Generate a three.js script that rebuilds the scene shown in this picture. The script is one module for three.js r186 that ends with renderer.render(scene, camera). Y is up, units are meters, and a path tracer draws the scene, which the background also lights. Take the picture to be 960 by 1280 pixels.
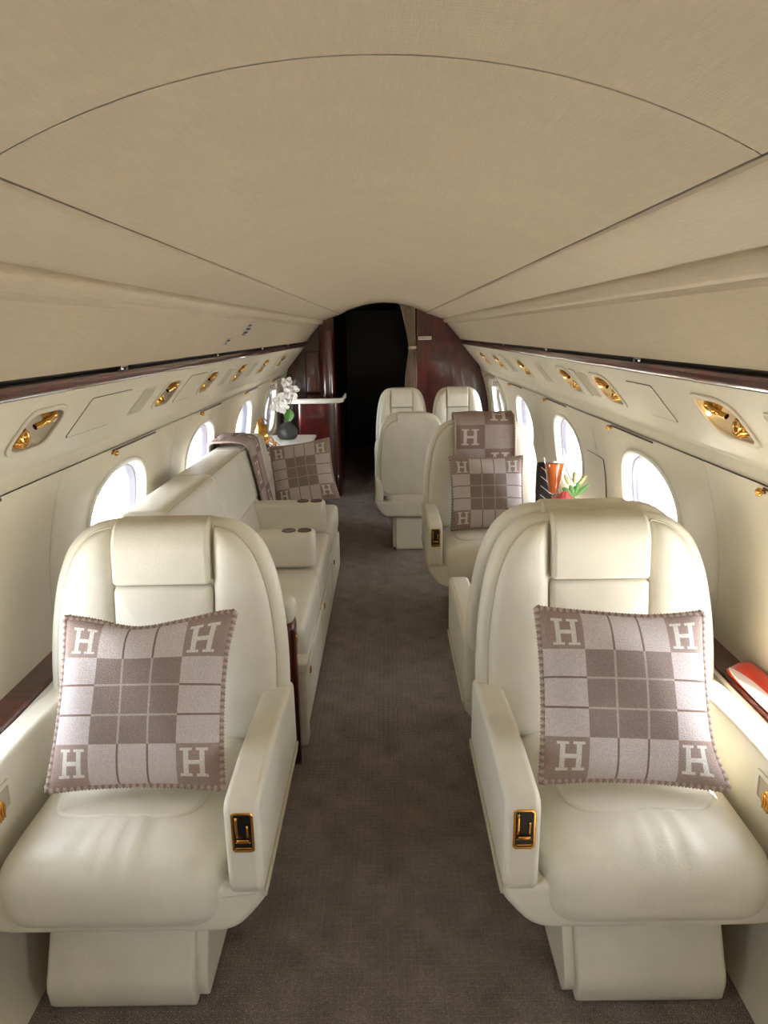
import * as THREE from 'three';
import { mergeGeometries, toCreasedNormals } from 'three/addons/utils/BufferGeometryUtils.js';
import { RectAreaLightUniformsLib } from 'three/addons/lights/RectAreaLightUniformsLib.js';

// ------------------------------------------------------------------ camera, sky, sun, daylight, exposure
RectAreaLightUniformsLib.init();
const scene = new THREE.Scene();
const D = Math.PI / 180;
const camera = new THREE.PerspectiveCamera(2 * Math.atan(640 / 900) / D, 960 / 1280, 0.05, 500);
camera.position.set(0.015, 1.57, 0);
camera.rotation.set(-14.07 * D, 0.28 * D, -0.9 * D, 'YXZ');

const renderer = new THREE.WebGLRenderer({ antialias: true });
renderer.toneMapping = THREE.LinearToneMapping;
renderer.toneMappingExposure = 1.13;
renderer.shadowMap.enabled = true;

scene.background = new THREE.Color().setRGB(0.78, 0.87, 1.0);
scene.backgroundIntensity = 6;

const sun = new THREE.DirectionalLight(new THREE.Color().setRGB(1, 0.93, 0.80), 50);
sun.position.set(14.6, 0.6 + 24.4, 9.0 - 2);
sun.target.position.set(0, 0.6, -2);
sun.castShadow = true; sun.shadow.mapSize.set(4096, 4096); sun.shadow.radius = 1;
Object.assign(sun.shadow.camera, { left: -9, right: 9, top: 9, bottom: -9, near: 1, far: 60 });
scene.add(sun, sun.target);

const WIN_Z = [-1.09, 0.20, 1.49, 2.78, 4.07, 5.36, 6.65];       // window centres, metres ahead of the camera
const WIN_H = 0.89, WIN_A = 0.30, WIN_B = 0.19;
const DAY = new THREE.Color().setRGB(0.93, 0.95, 1.0);
for (const side of [-1, 1]) for (const Z of WIN_Z) {
  const l = new THREE.RectAreaLight(DAY, 5.5, 0.50, 0.32);
  l.name = 'window_daylight';
  l.position.set(side * 1.175, WIN_H, -Z); l.lookAt(0, WIN_H + 0.06, -Z);
  scene.add(l);
}

// ------------------------------------------------------------------ helpers
let seed = 7;
const rnd = () => { seed = (seed * 1664525 + 1013904223) >>> 0; return seed / 4294967296; };
const srgb = (r, g, b) => new THREE.Color().setRGB(r / 255, g / 255, b / 255, THREE.SRGBColorSpace);
const taken = {};
function numbered(n) { const k = taken[n] = (taken[n] ?? -1) + 1; return k ? n + '_' + String(k).padStart(3, '0') : n; }
function mesh(name, geo, mat, parent) {
  const m = new THREE.Mesh(fin(geo), mat); m.name = name; m.castShadow = m.receiveShadow = true; parent.add(m); return m;
}
function thing(name, label, category, [x, y, z] = [0, 0, 0], turn = 0, group) {
  const o = new THREE.Group(); o.name = numbered(name); o.position.set(x, y, z); o.rotation.y = turn;
  o.userData = { label, category }; if (group) o.userData.group = group; scene.add(o); return o;
}
function struct(name, label, category) {
  const o = new THREE.Group(); o.name = name; o.userData = { kind: 'structure', label, category }; scene.add(o); return o;
}
function fin(geo) {                                     // box-mapped geometry: one projection for each triangle, so that grain never smears
  if (!geo.userData.box) return geo;
  if (geo.userData.conv) return geo.userData.conv;
  const g = geo.index ? geo.toNonIndexed() : geo.clone(), p = g.attributes.position, uv = new Float32Array(p.count * 2);
  const a = new THREE.Vector3(), b = new THREE.Vector3(), c = new THREE.Vector3();
  for (let i = 0; i < p.count; i += 3) {
    a.fromBufferAttribute(p, i); b.fromBufferAttribute(p, i + 1).sub(a); c.fromBufferAttribute(p, i + 2).sub(a); b.cross(c);
    const ax = Math.abs(b.x), ay = Math.abs(b.y), az = Math.abs(b.z);
    for (let k = i; k < i + 3; k++) { const [u, v] = ay >= ax && ay >= az ? [p.getX(k), p.getZ(k)] : ax >= az ? [p.getZ(k), p.getY(k)] : [p.getX(k), p.getY(k)]; uv[2 * k] = u; uv[2 * k + 1] = v; }
  }
  g.setAttribute('uv', new THREE.BufferAttribute(uv, 2)); g.userData = {}; geo.userData.conv = g; return g;
}
function boxUV(geo) { geo.userData.box = true; return geo; }
function make(pos, idx, uv) {
  const g = new THREE.BufferGeometry();
  g.setAttribute('position', new THREE.Float32BufferAttribute(pos, 3)); g.setIndex(idx);
  g.computeVertexNormals();
  if (uv) g.setAttribute('uv', new THREE.Float32BufferAttribute(uv, 2)); else boxUV(g);
  return g;
}
function deform(geo, f) {
  const p = geo.attributes.position, v = new THREE.Vector3();
  for (let i = 0; i < p.count; i++) { v.fromBufferAttribute(p, i); f(v); p.setXYZ(i, v.x, v.y, v.z); }
  if (geo.index) geo.computeVertexNormals(); return geo;
}
function smoothByPosition(geo) {
  geo.computeVertexNormals();
  const p = geo.attributes.position, n = geo.attributes.normal, m = new Map();
  const key = (i) => Math.round(p.getX(i) * 2e4) + ',' + Math.round(p.getY(i) * 2e4) + ',' + Math.round(p.getZ(i) * 2e4);
  for (let i = 0; i < p.count; i++) { const k = key(i), a = m.get(k) ?? [0, 0, 0]; a[0] += n.getX(i); a[1] += n.getY(i); a[2] += n.getZ(i); m.set(k, a); }
  for (let i = 0; i < p.count; i++) { const a = m.get(key(i)), l = Math.hypot(...a) || 1; n.setXYZ(i, a[0] / l, a[1] / l, a[2] / l); }
  return geo;
}
// rounded box with inner vertices, so that it can be domed and bent
function rbox(w, h, d, r, f, div = 0.03) {
  const nn = (s) => Math.max(4, Math.min(56, Math.round(s / div)));
  const g = new THREE.BoxGeometry(w, h, d, nn(w), nn(h), nn(d)), p = g.attributes.position, q = new THREE.Vector3(), c = new THREE.Vector3();
  const warp = (t, half) => { const a = Math.abs(t) / half; return Math.sign(t) * half * (a < 1 ? (a * 0.65 + 0.35 * (1 - (1 - a) ** 2)) : 1); };
  for (let i = 0; i < p.count; i++) {
    q.fromBufferAttribute(p, i); q.set(warp(q.x, w / 2), warp(q.y, h / 2), warp(q.z, d / 2));
    c.set(THREE.MathUtils.clamp(q.x, -w / 2 + r, w / 2 - r), THREE.MathUtils.clamp(q.y, -h / 2 + r, h / 2 - r), THREE.MathUtils.clamp(q.z, -d / 2 + r, d / 2 - r));
    q.sub(c); if (q.lengthSq() > 1e-12) q.normalize().multiplyScalar(r); q.add(c);
    if (f) f(q); p.setXYZ(i, q.x, q.y, q.z);
  }
  smoothByPosition(g); return boxUV(g);
}
const at = (g, x, y, z) => g.translate(x, y, z);
// closed outline with rounded corners: points [x, y, r]
function roundPoly(pts, N = 72) {
  const s = new THREE.Path(), n = pts.length;
  for (let i = 0; i < n; i++) {
    const [ax, ay] = pts[(i + n - 1) % n], [x, y, r = 0.001] = pts[i], [bx, by] = pts[(i + 1) % n];
    const la = Math.hypot(ax - x, ay - y), lb = Math.hypot(bx - x, by - y), k = Math.min(r, la / 2, lb / 2);
    const p0 = [x + (ax - x) / la * k, y + (ay - y) / la * k], p1 = [x + (bx - x) / lb * k, y + (by - y) / lb * k];
    if (i) s.lineTo(...p0); else s.moveTo(...p0);
    s.quadraticCurveTo(x, y, ...p1);
  }
  s.closePath();
  const out = s.getSpacedPoints(N).slice(0, N).map((p) => [p.x, p.y]);
  let area = 0; for (let i = 0; i < N; i++) { const a = out[i], b = out[(i + 1) % N]; area += a[0] * b[1] - a[1] * b[0]; }
  return area < 0 ? out.reverse() : out;
}
const rrect = (w, h, r, cx = 0, cy = 0, N = 64) => roundPoly([[cx - w / 2, cy - h / 2, r], [cx + w / 2, cy - h / 2, r], [cx + w / 2, cy + h / 2, r], [cx - w / 2, cy + h / 2, r]], N);
const spline = (pts, N = 80) => new THREE.CatmullRomCurve3(pts.map(([x, y]) => new THREE.Vector3(x, y, 0)), true, 'centripetal').getSpacedPoints(N).slice(0, N).map((p) => [p.x, p.y]);
// a solid pad on an outline: back at z = 0, front at z = T, rounded edges e (front) and eb (back), front domed by crown
function pad(outline, { T, e = 0.01, eb = 0.003, crown = 0, backCrown = 0, rings = 7, steps = 5, axis }) {
  const N = outline.length, pos = [], idx = [];
  if (outline.reduce((a, p, i) => a + p[0] * outline[(i + 1) % N][1] - p[1] * outline[(i + 1) % N][0], 0) < 0) outline = outline.slice().reverse();
  const c = outline.reduce((a, p) => [a[0] + p[0] / N, a[1] + p[1] / N], [0, 0]);
  const nor = outline.map((p, i) => { const a = outline[(i + N - 1) % N], b = outline[(i + 1) % N], l = Math.hypot(b[0] - a[0], b[1] - a[1]) || 1; return [(b[1] - a[1]) / l, -(b[0] - a[0]) / l]; });
  const rows = [];
  const ring = (inset, r, z) => { rows.push(pos.length / 3); outline.forEach((p, i) => { const x = p[0] - nor[i][0] * inset, y = p[1] - nor[i][1] * inset; pos.push(c[0] + (x - c[0]) * r, c[1] + (y - c[1]) * r, z); }); };
  for (let j = 1; j < rings; j++) { const r = j / rings; ring(eb, r, -backCrown * (1 - r * r)); }
  for (let k = 0; k <= steps; k++) { const t = k / steps * Math.PI / 2; ring(eb * (1 - Math.sin(t)), 1, eb * (1 - Math.cos(t))); }
  for (let k = 0; k <= steps; k++) { const t = (1 - k / steps) * Math.PI / 2; ring(e * (1 - Math.sin(t)), 1, T - e + e * Math.cos(t)); }
  for (let j = 1; j < rings; j++) { const r = 1 - j / rings; ring(e, r, T + crown * (1 - r * r)); }
  for (let k = 0; k + 1 < rows.length; k++) for (let i = 0; i < N; i++) { const a = rows[k] + i, b = rows[k] + (i + 1) % N, d = rows[k + 1] + i, f = rows[k + 1] + (i + 1) % N; idx.push(a, b, f, a, f, d); }
  const c0 = pos.length / 3; pos.push(c[0], c[1], -backCrown, c[0], c[1], T + crown);
  for (let i = 0; i < N; i++) { idx.push(c0, rows[0] + (i + 1) % N, rows[0] + i, c0 + 1, rows[rows.length - 1] + i, rows[rows.length - 1] + (i + 1) % N); }
  if (axis === 'x') { for (let i = 0; i < pos.length; i += 3) { const [u, v, t] = [pos[i], pos[i + 1], pos[i + 2]]; pos[i] = t - T / 2; pos[i + 1] = v; pos[i + 2] = u; } for (let i = 0; i < idx.length; i += 3) { const t = idx[i]; idx[i] = idx[i + 1]; idx[i + 1] = t; } }
  if (axis === 'y') { for (let i = 0; i < pos.length; i += 3) { const [u, v, t] = [pos[i], pos[i + 1], pos[i + 2]]; pos[i] = u; pos[i + 1] = t; pos[i + 2] = -v; } }
  return make(pos, idx);
}
function tube(points, r, seg = 24, sides = 8, closed = false) {
  return new THREE.TubeGeometry(new THREE.CatmullRomCurve3(points.map((p) => new THREE.Vector3(...p)), closed, 'centripetal'), seg, r, sides, closed);
}
const merged = (list) => mergeGeometries(list.map((q) => { const g = fin(q), h = g.index ? g.toNonIndexed() : g; for (const k of Object.keys(h.attributes)) if (!['position', 'normal', 'uv'].includes(k)) h.deleteAttribute(k); return h; }));
// a section (x, y) in the cross plane, run along the cabin; side mirrors it; X is the distance from the centre line
function sweep(sec, z0, z1, side = 1, closed = false, nz = 1) {
  const pos = [], idx = [], uv = [], n = sec.length; let len = [0];
  for (let i = 1; i < n; i++) len.push(len[i - 1] + Math.hypot(sec[i][0] - sec[i - 1][0], sec[i][1] - sec[i - 1][1]));
  const m = closed ? n + 1 : n;
  for (let k = 0; k <= nz; k++) { const Z = z0 + (z1 - z0) * k / nz; for (let i = 0; i < m; i++) { const s = sec[i % n]; pos.push(side * s[0], s[1], -Z); uv.push(Z, i === n ? len[n - 1] + 0.05 : len[i]); } }
  for (let k = 0; k < nz; k++) for (let i = 0; i + 1 < m; i++) { const a = k * m + i, b = a + 1, c = a + m, d = c + 1; if (side > 0) idx.push(a, c, b, b, c, d); else idx.push(a, b, c, b, d, c); }
  const g = new THREE.BufferGeometry();
  g.setAttribute('position', new THREE.Float32BufferAttribute(pos, 3)); g.setAttribute('uv', new THREE.Float32BufferAttribute(uv, 2)); g.setIndex(idx);
  const h = toCreasedNormals(g, 0.55); return h;
}

// ------------------------------------------------------------------ textures
function dataTex(n, f, color, rep = 1, m = n) {
  const d = new Uint8Array(n * m * 4);
  for (let j = 0; j < m; j++) for (let i = 0; i < n; i++) { const c = f(i / n, j / m, i, j), k = 4 * (j * n + i); d[k] = c[0]; d[k + 1] = c[1] ?? c[0]; d[k + 2] = c[2] ?? c[0]; d[k + 3] = 255; }
  const t = new THREE.DataTexture(d, n, m); t.wrapS = t.wrapT = THREE.RepeatWrapping; t.magFilter = THREE.LinearFilter; t.minFilter = THREE.LinearMipmapLinearFilter; t.generateMipmaps = true;
  if (color) t.colorSpace = THREE.SRGBColorSpace;
  Array.isArray(rep) ? t.repeat.set(...rep) : t.repeat.set(rep, rep); t.needsUpdate = true; return t;
}
function lattice(n) { const a = new Float32Array(n * n); for (let i = 0; i < a.length; i++) a[i] = rnd(); return a; }
function noiseFn(n) {                                   // tiling value noise with n cells a side
  const L = lattice(n), s = (t) => t * t * (3 - 2 * t);
  return (u, v) => { const x = ((u % 1) + 1) % 1 * n, y = ((v % 1) + 1) % 1 * n, i = Math.floor(x), j = Math.floor(y), fx = s(x - i), fy = s(y - j), g = (a, b) => L[(b % n) * n + a % n]; return (g(i, j) * (1 - fx) + g(i + 1, j) * fx) * (1 - fy) + (g(i, j + 1) * (1 - fx) + g(i + 1, j + 1) * fx) * fy; };
}
const n8 = noiseFn(8), n16 = noiseFn(16), n32 = noiseFn(32), n64 = noiseFn(64), n128 = noiseFn(128);
const fbm = (u, v) => 0.45 * n8(u, v) + 0.27 * n16(u, v) + 0.16 * n32(u, v) + 0.12 * n64(u, v);
const leatherBump = dataTex(512, (u, v) => [255 * (0.55 * fbm(u, v) + 0.3 * n64(u * 2, v * 2) + 0.15 * n128(u * 3, v * 3))], false, 3);
const leatherTone = dataTex(256, (u, v) => { const k = 0.94 + 0.06 * fbm(u, v); return [234 * k, 229 * k, 212 * k]; }, true, 1.3);
const panelTone = dataTex(256, (u, v) => { const k = 0.955 + 0.045 * fbm(u, v); return [215 * k, 206 * k, 183 * k]; }, true, 0.9);
const linerTone = dataTex(512, (u, v) => { const k = 0.93 + 0.04 * fbm(u, v) + 0.03 * n128(u * 0.25, v * 2); return [194 * k, 177 * k, 150 * k]; }, true, 1.1);
const linerBump = dataTex(512, (u, v) => [255 * (0.5 * n128(u * 0.2, v * 2) + 0.5 * n128(u * 2, v * 0.2))], false, 3);
const carpetTone = dataTex(512, (u, v, i, j) => {
  const c = 16, a = i % c, b = j % c, line = a < 2 || b < 2, dot = (a + b * 7 + (j >> 4) * 5) % 5 === 0;
  let k = 0.62 + 0.5 * rnd() + 0.3 * (fbm(u, v) - 0.5); if (line && dot) k += 1.0; else if (line) k -= 0.25;
  return [150 * k, 137 * k, 129 * k].map((x) => Math.max(0, Math.min(255, x)));
}, true, 1 / 0.64);
const carpetBump = dataTex(512, (u, v, i, j) => [255 * (0.3 + 0.4 * rnd() + ((i % 16) < 2 || (j % 16) < 2 ? -0.25 : 0.1))], false, 1 / 0.64);
const woodTone = dataTex(512, (u, v) => { const g = n64(u * 0.5, v * 0.06) * 0.5 + n128(u, v * 0.05) * 0.3 + 0.35 * Math.sin(16 * n8(u, v * 0.25)) * n16(u, v * 0.2); const k = 0.55 + 0.6 * g; return [84 * k + 8, 18 * k + 2, 11 * k + 1]; }, true, [1.4, 1.4]);
const knitBump = dataTex(256, () => [255 * rnd()], false, 1.6);
// letter H with slab serifs inside the unit square
const inH = (x, y) => { const st = (c) => Math.abs(x - c) < 0.072, sf = (c) => Math.abs(x - c) < 0.17 && (y < 0.16 || y > 0.84); if (x < 0.08 || x > 0.92 || y < 0.08 || y > 0.92) return false; return st(0.27) || st(0.73) || sf(0.27) || sf(0.73) || (Math.abs(y - 0.5) < 0.065 && x > 0.27 && x < 0.73); };
const pillowTone = dataTex(512, (u, v) => {
  const E = [0, 0.25, 0.415, 0.585, 0.75, 1], ci = (t) => { let i = 0; while (i < 4 && t > E[i + 1]) i++; return i; };
  const i = ci(u), j = ci(v), near = (t) => Math.min(Math.abs(t - E[2]), Math.abs(t - E[3])) < 0.006;
  const ei = i === 0 || i === 4, ej = j === 0 || j === 4; let c;
  if (ei && ej) { const x = (u - E[i]) / 0.25, y = (v - E[j]) / 0.25, m = 0.10, px = i ? x + 0.09 : x - 0.09, py = j ? y + 0.07 : y - 0.07; c = inH((px - m) / (1 - 2 * m), (py - m) / (1 - 2 * m)) ? [230, 226, 218] : [170, 149, 140]; }
  else if (ei || ej) { c = [214, 202, 200]; if ((ej && near(u)) || (ei && near(v))) c = [140, 120, 110]; }
  else { c = [157, 140, 133]; if (near(u) || near(v)) c = [198, 184, 177]; }
  const k = 0.86 + 0.26 * rnd(); return c.map((x) => Math.min(255, x * k));
}, true);
const throwTone = dataTex(512, (u, v) => {
  const i = Math.floor(u * 2), j = Math.floor(v * 6), x = u * 2 - i, y = v * 6 - j, h = inH((x - 0.12) / 0.76, (y - 0.1) / 0.8), d = (i + j) % 2;
  let c = d ? (h ? [214, 202, 196] : [150, 126, 118]) : (h ? [178, 160, 154] : [182, 165, 160]);
  const k = 0.9 + 0.18 * rnd(); return c.map((t) => Math.min(255, t * k));
}, true);

// ------------------------------------------------------------------ materials
const std = (o) => new THREE.MeshStandardMaterial({ side: THREE.DoubleSide, ...o });
const phy = (o) => new THREE.MeshPhysicalMaterial({ side: THREE.DoubleSide, ...o });
const M = {
  leather: phy({ map: leatherTone, bumpMap: leatherBump, bumpScale: 0.0007, roughness: 0.40, specularIntensity: 0.8 }),
  shell: phy({ map: leatherTone, roughness: 0.5, bumpMap: leatherBump, bumpScale: 0.0008 }),
  piping: std({ color: srgb(206, 199, 176), roughness: 0.55 }),
  panel: std({ map: panelTone, roughness: 0.5 }),
  service: std({ map: panelTone, roughness: 0.42 }),
  liner: std({ map: linerTone, bumpMap: linerBump, bumpScale: 0.0006, roughness: 0.6 }),
  overhead: std({ map: linerTone, bumpMap: linerBump, bumpScale: 0.0006, roughness: 0.52 }),
  carpet: std({ map: carpetTone, bumpMap: carpetBump, bumpScale: 0.004, roughness: 0.95 }),
  wood: phy({ map: woodTone, roughness: 0.3, clearcoat: 1, clearcoatRoughness: 0.05 }),
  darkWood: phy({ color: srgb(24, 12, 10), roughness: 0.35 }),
  gap: std({ color: srgb(52, 50, 42), roughness: 0.6 }),
  joint: std({ color: srgb(158, 143, 119), roughness: 0.8 }),
  slit: std({ color: srgb(70, 64, 54), roughness: 0.7 }),
  gold: std({ color: srgb(232, 178, 92), metalness: 1, roughness: 0.16 }),
  lens: std({ color: srgb(255, 220, 160), emissive: new THREE.Color().setRGB(1, 0.66, 0.28), emissiveIntensity: 3 }),
  black: std({ color: srgb(18, 15, 13), roughness: 0.35 }),
  white: std({ color: srgb(236, 234, 226), roughness: 0.35 }),
  grey: std({ color: srgb(176, 172, 162), roughness: 0.45 }),
  seal: std({ color: srgb(132, 132, 146), roughness: 0.5 }),
  grille: std({ color: srgb(186, 176, 152), roughness: 0.6 }),
  silver: std({ color: srgb(200, 200, 198), metalness: 1, roughness: 0.25 }),
  glass: phy({ color: 0xffffff, transmission: 1, thickness: 0, roughness: 0, ior: 1.45 }),
  solidGlass: phy({ color: 0xffffff, transmission: 1, thickness: 0, roughness: 0, ior: 1.45 }),
  drink: phy({ color: srgb(238, 116, 28), roughness: 0.15, clearcoat: 1 }),
  pillow: std({ map: pillowTone, bumpMap: knitBump, bumpScale: 0.002, roughness: 0.95 }),
  throwCloth: std({ map: throwTone, bumpMap: knitBump, bumpScale: 0.002, roughness: 0.95 }),
  stitch: std({ vertexColors: true, roughness: 0.95 }),
  curtain: std({ color: srgb(188, 168, 147), roughness: 0.85 }),
  vase: std({ color: srgb(62, 62, 60), roughness: 0.5 }),
  petal: phy({ color: srgb(244, 242, 240), roughness: 0.7, transmission: 0.25, thickness: 0 }),
  leaf: phy({ color: srgb(78, 128, 52), roughness: 0.45 }),
  paleLeaf: phy({ color: srgb(178, 176, 122), roughness: 0.6 }),
  stem: std({ color: srgb(112, 128, 70), roughness: 0.6 }),
  rose: std({ color: srgb(214, 84, 84), roughness: 0.7 }),
  red: phy({ color: srgb(214, 52, 26), roughness: 0.3, clearcoat: 0.6 }),
  paper: std({ color: srgb(226, 204, 190), roughness: 0.6 }),
  concrete: std({ color: srgb(205, 204, 200), roughness: 0.95 }),
  blue: phy({ color: srgb(36, 92, 120), roughness: 0.15, clearcoat: 1 }),
  coal: std({ color: srgb(44, 38, 40), roughness: 0.6 }),
};

// ------------------------------------------------------------------ the setting: hull, walls, ceiling, floor
const Z0 = -1.70, Z1 = 7.42;
const wx = (h) => 1.066 - 0.42 * (h - 0.72) ** 2;                        // half width of the side wall at height h
const ellip = (t, a, b) => { const c = Math.cos(t), s = Math.sin(t), n = 2.35, r = (Math.abs(c / a) ** n + Math.abs(s / b) ** n) ** (-1 / n); return [r * c, r * s]; };
function bay(side, z0, z1, h0, h1, zc, off) {                            // wall panel with its window hole
  const per = [], push = (z, h) => per.push([z, h]);
  const a = 14, b = 14;
  for (let i = 0; i < a; i++) push(z0 + (z1 - z0) * i / a, h0);
  for (let i = 0; i < b; i++) push(z1, h0 + (h1 - h0) * i / b);
  for (let i = 0; i < a; i++) push(z1 - (z1 - z0) * i / a, h1);
  for (let i = 0; i < b; i++) push(z0, h1 - (h1 - h0) * i / b);
  const N = per.length, R = 9, pos = [], idx = [], uv = [];
  for (let k = 0; k <= R; k++) for (const [z, h] of per) {
    const [ez, eh] = ellip(Math.atan2(h - WIN_H, z - zc), WIN_A, WIN_B), t = k / R, zz = zc + ez + (z - zc - ez) * t, hh = WIN_H + eh + (h - WIN_H - eh) * t;
    pos.push(side * (wx(hh) + off), hh, -zz); uv.push(zz, hh);
  }
  for (let k = 0; k < R; k++) for (let i = 0; i < N; i++) { const p = k * N + i, q = k * N + (i + 1) % N, r = p + N, s = q + N; if (side > 0) idx.push(p, q, s, p, s, r); else idx.push(p, s, q, p, r, s); }
  return make(pos, idx, uv);
}
function ringTube(side, zc, prof) {                                      // rings round a window: [change of half axes, outward shift]
  const N = 72, pos = [], idx = [];
  for (const [da, dx] of prof) for (let i = 0; i < N; i++) { const [z, h] = ellip(i / N * 2 * Math.PI, WIN_A + da, WIN_B + da); pos.push(side * (wx(WIN_H + h) + dx), WIN_H + h, -(zc + z)); }
  for (let k = 0; k + 1 < prof.length; k++) for (let i = 0; i < N; i++) { const p = k * N + i, q = k * N + (i + 1) % N, r = p + N, s = q + N; if (side > 0) idx.push(p, s, q, p, r, s); else idx.push(p, q, s, p, s, r); }
  return make(pos, idx);
}
function disc(side, zc, da, dx) {
  const N = 56, R = 6, pos = [side * (wx(WIN_H) + dx), WIN_H, -zc], idx = [];
  for (let k = 1; k <= R; k++) for (let i = 0; i < N; i++) { const [z, h] = ellip(i / N * 2 * Math.PI, WIN_A + da, WIN_B + da), r = k / R; pos.push(side * (wx(WIN_H + h * r) + dx), WIN_H + h * r, -(zc + z * r)); }
  for (let i = 0; i < N; i++) idx.push(0, 1 + i, 1 + (i + 1) % N);
  for (let k = 1; k < R; k++) for (let i = 0; i < N; i++) { const p = 1 + (k - 1) * N + i, q = 1 + (k - 1) * N + (i + 1) % N; idx.push(p, q, q + N, p, q + N, p + N); }
  return make(pos, idx);
}
const seams = [-0.41, 0.88, 2.17, 3.46, 4.75, 6.04];
const edges = [Z0, ...seams, Z1];
const psuA = [0.79, 1.435], psuB = [0.97, 1.22], psuL = Math.hypot(psuB[0] - psuA[0], psuB[1] - psuA[1]);
const lampZ = { '-1': [0.1, 1.82, 2.94, 3.64, 4.40, 5.3, 6.2], 1: [0.1, 1.82, 2.80, 3.38, 4.51, 5.52, 6.3] };
const lampOutline = roundPoly([[-0.112, -0.045, 0.05], [-0.055, -0.07, 0.05], [0.112, -0.07, 0.04], [0.112, 0.045, 0.05], [0.055, 0.07, 0.05], [-0.112, 0.07, 0.04]], 48);
// a frame on the sloping service panel: x along the cabin (forward), y up the slope, z into the cabin
function servicePlace(o, side, Z, v) {
  const d = [(psuB[0] - psuA[0]) / psuL, (psuB[1] - psuA[1]) / psuL];
  const X = new THREE.Vector3(0, 0, side > 0 ? 1 : -1), Y = new THREE.Vector3(-side * d[0], -d[1], 0), N = new THREE.Vector3().crossVectors(X, Y);
  o.matrix.makeBasis(X, Y, N); o.quaternion.setFromRotationMatrix(o.matrix);
  o.position.set(side * (psuA[0] + d[0] * v), psuA[1] + d[1] * v, -Z); return o;
}
let windowNo = 0;
for (const side of [-1, 1]) {
  const word = side < 0 ? 'left' : 'right';
  const w = struct('wall_' + word, side < 0 ? 'cream cabin sidewall behind the sofa with oval windows' : 'cream cabin sidewall behind the club seats with oval windows', 'wall');
  for (let k = 0; k < WIN_Z.length; k++) {
    mesh('wall_panel', bay(side, edges[k] + 0.0016, edges[k + 1] - 0.0016, 0.585, 1.172, WIN_Z[k], 0), M.panel, w);
    mesh('hull_panel', bay(side, edges[k] - 0.001, edges[k + 1] + (k === WIN_Z.length - 1 ? 0.12 : 0.001), 0.45, 1.30, WIN_Z[k], 0.095), M.grey, w);
    windowNo++;
    const win = struct('window_' + windowNo, 'oval cabin window with stepped white reveal in the ' + (side < 0 ? 'sofa side' : 'club seat side') + ' wall', 'window');
    mesh('window_frame', ringTube(side, WIN_Z[k], [[0.022, 0.001], [0.02, -0.006], [0.012, -0.009], [0.002, -0.007], [-0.003, 0.004], [-0.006, 0.03]]), M.white, win);
    mesh('window_reveal', ringTube(side, WIN_Z[k], [[-0.006, 0.03], [-0.016, 0.032], [-0.018, 0.052], [-0.026, 0.054], [-0.028, 0.075], [-0.024, 0.094], [0.012, 0.096]]), M.seal, win);
    mesh('pane', disc(side, WIN_Z[k], -0.018, 0.05), M.glass, win);
    // slot of the window shade and its pull knob
    mesh('shade_slot', at(new THREE.BoxGeometry(0.004, 0.007, 0.5), side * (wx(1.164) - 0.001), 1.164, -(WIN_Z[k] + 0.07)), M.slit, win);
    const kn = new THREE.LatheGeometry([[0, 0], [0.006, 0], [0.005, 0.008], [0.011, 0.012], [0.012, 0.018], [0.007, 0.024], [0, 0.025]].map((p) => new THREE.Vector2(...p)), 16);
    kn.rotateZ(side * Math.PI / 2); mesh('shade_knob', at(kn, side * (wx(1.155) + 0.001), 1.155, -(WIN_Z[k] + (side < 0 ? -0.18 : 0.32))), M.gold, win);
  }
  // hull above and below the window belt
  mesh('hull_panel', sweep([[wx(1.30) + 0.095, 1.30], [0.96, 1.50], [0.84, 1.66], [0.66, 1.80], [0.42, 1.90], [0, 1.95]], Z0, Z1 + 0.12, side), M.grey, w);
  mesh('hull_panel', sweep([[wx(0.45) + 0.095, 0.45], [1.06, 0.15], [0.98, -0.08]], Z0, Z1 + 0.12, side), M.grey, w);
  mesh('wall_lip', sweep([[0.962, 1.228], [0.968, 1.222], [0.972, 1.214], [0.983, 1.178], [0.988, 1.172]], Z0, Z1, side), M.panel, w);
  mesh('lower_panel', sweep([[0.962, 0.572], [0.957, 0.560], [0.952, 0.50], [0.940, 0.32], [0.905, 0.14], [0.850, 0.0], [0.83, -0.02]], Z0, Z1, side), M.panel, w);
  // sloping service panel with real holes for the lamps
  const sh = new THREE.Shape([[Z0, 0], [Z1, 0], [Z1, psuL], [Z0, psuL]].map((p) => new THREE.Vector2(...p)));
  for (const Z of lampZ[side]) sh.holes.push(new THREE.Path(lampOutline.map(([x, y]) => new THREE.Vector2(Z + (side > 0 ? -x : x) * 0.97, 0.122 - y * 0.97))));
  const sg = new THREE.ExtrudeGeometry(sh, { depth: 0.006, bevelEnabled: false }), sp = sg.attributes.position;
  const dx = (psuB[0] - psuA[0]) / psuL, dy = (psuB[1] - psuA[1]) / psuL;
  const uv = [];
  for (let i = 0; i < sp.count; i++) { const Z = sp.getX(i), v = sp.getY(i), t = sp.getZ(i); uv.push(Z, v); sp.setXYZ(i, side * (psuA[0] + dx * v - dy * t), psuA[1] + dy * v + dx * t, -Z); }
  sg.setAttribute('uv', new THREE.Float32BufferAttribute(uv, 2)); sg.computeVertexNormals();
  mesh('service_panel', sg, M.service, w);
  // wood ledge along the wall
  const led = struct('trim_' + (side < 0 ? 1 : 2), 'glossy burgundy wood ledge running along the ' + (side < 0 ? 'sofa side' : 'club seat side') + ' wall below the windows', 'ledge');
  mesh('wood_ledge', sweep([[1.075, 0.60], [0.985, 0.598], [0.980, 0.594], [0.979, 0.575], [0.985, 0.565]], Z0, Z1, side), M.wood, led);
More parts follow.
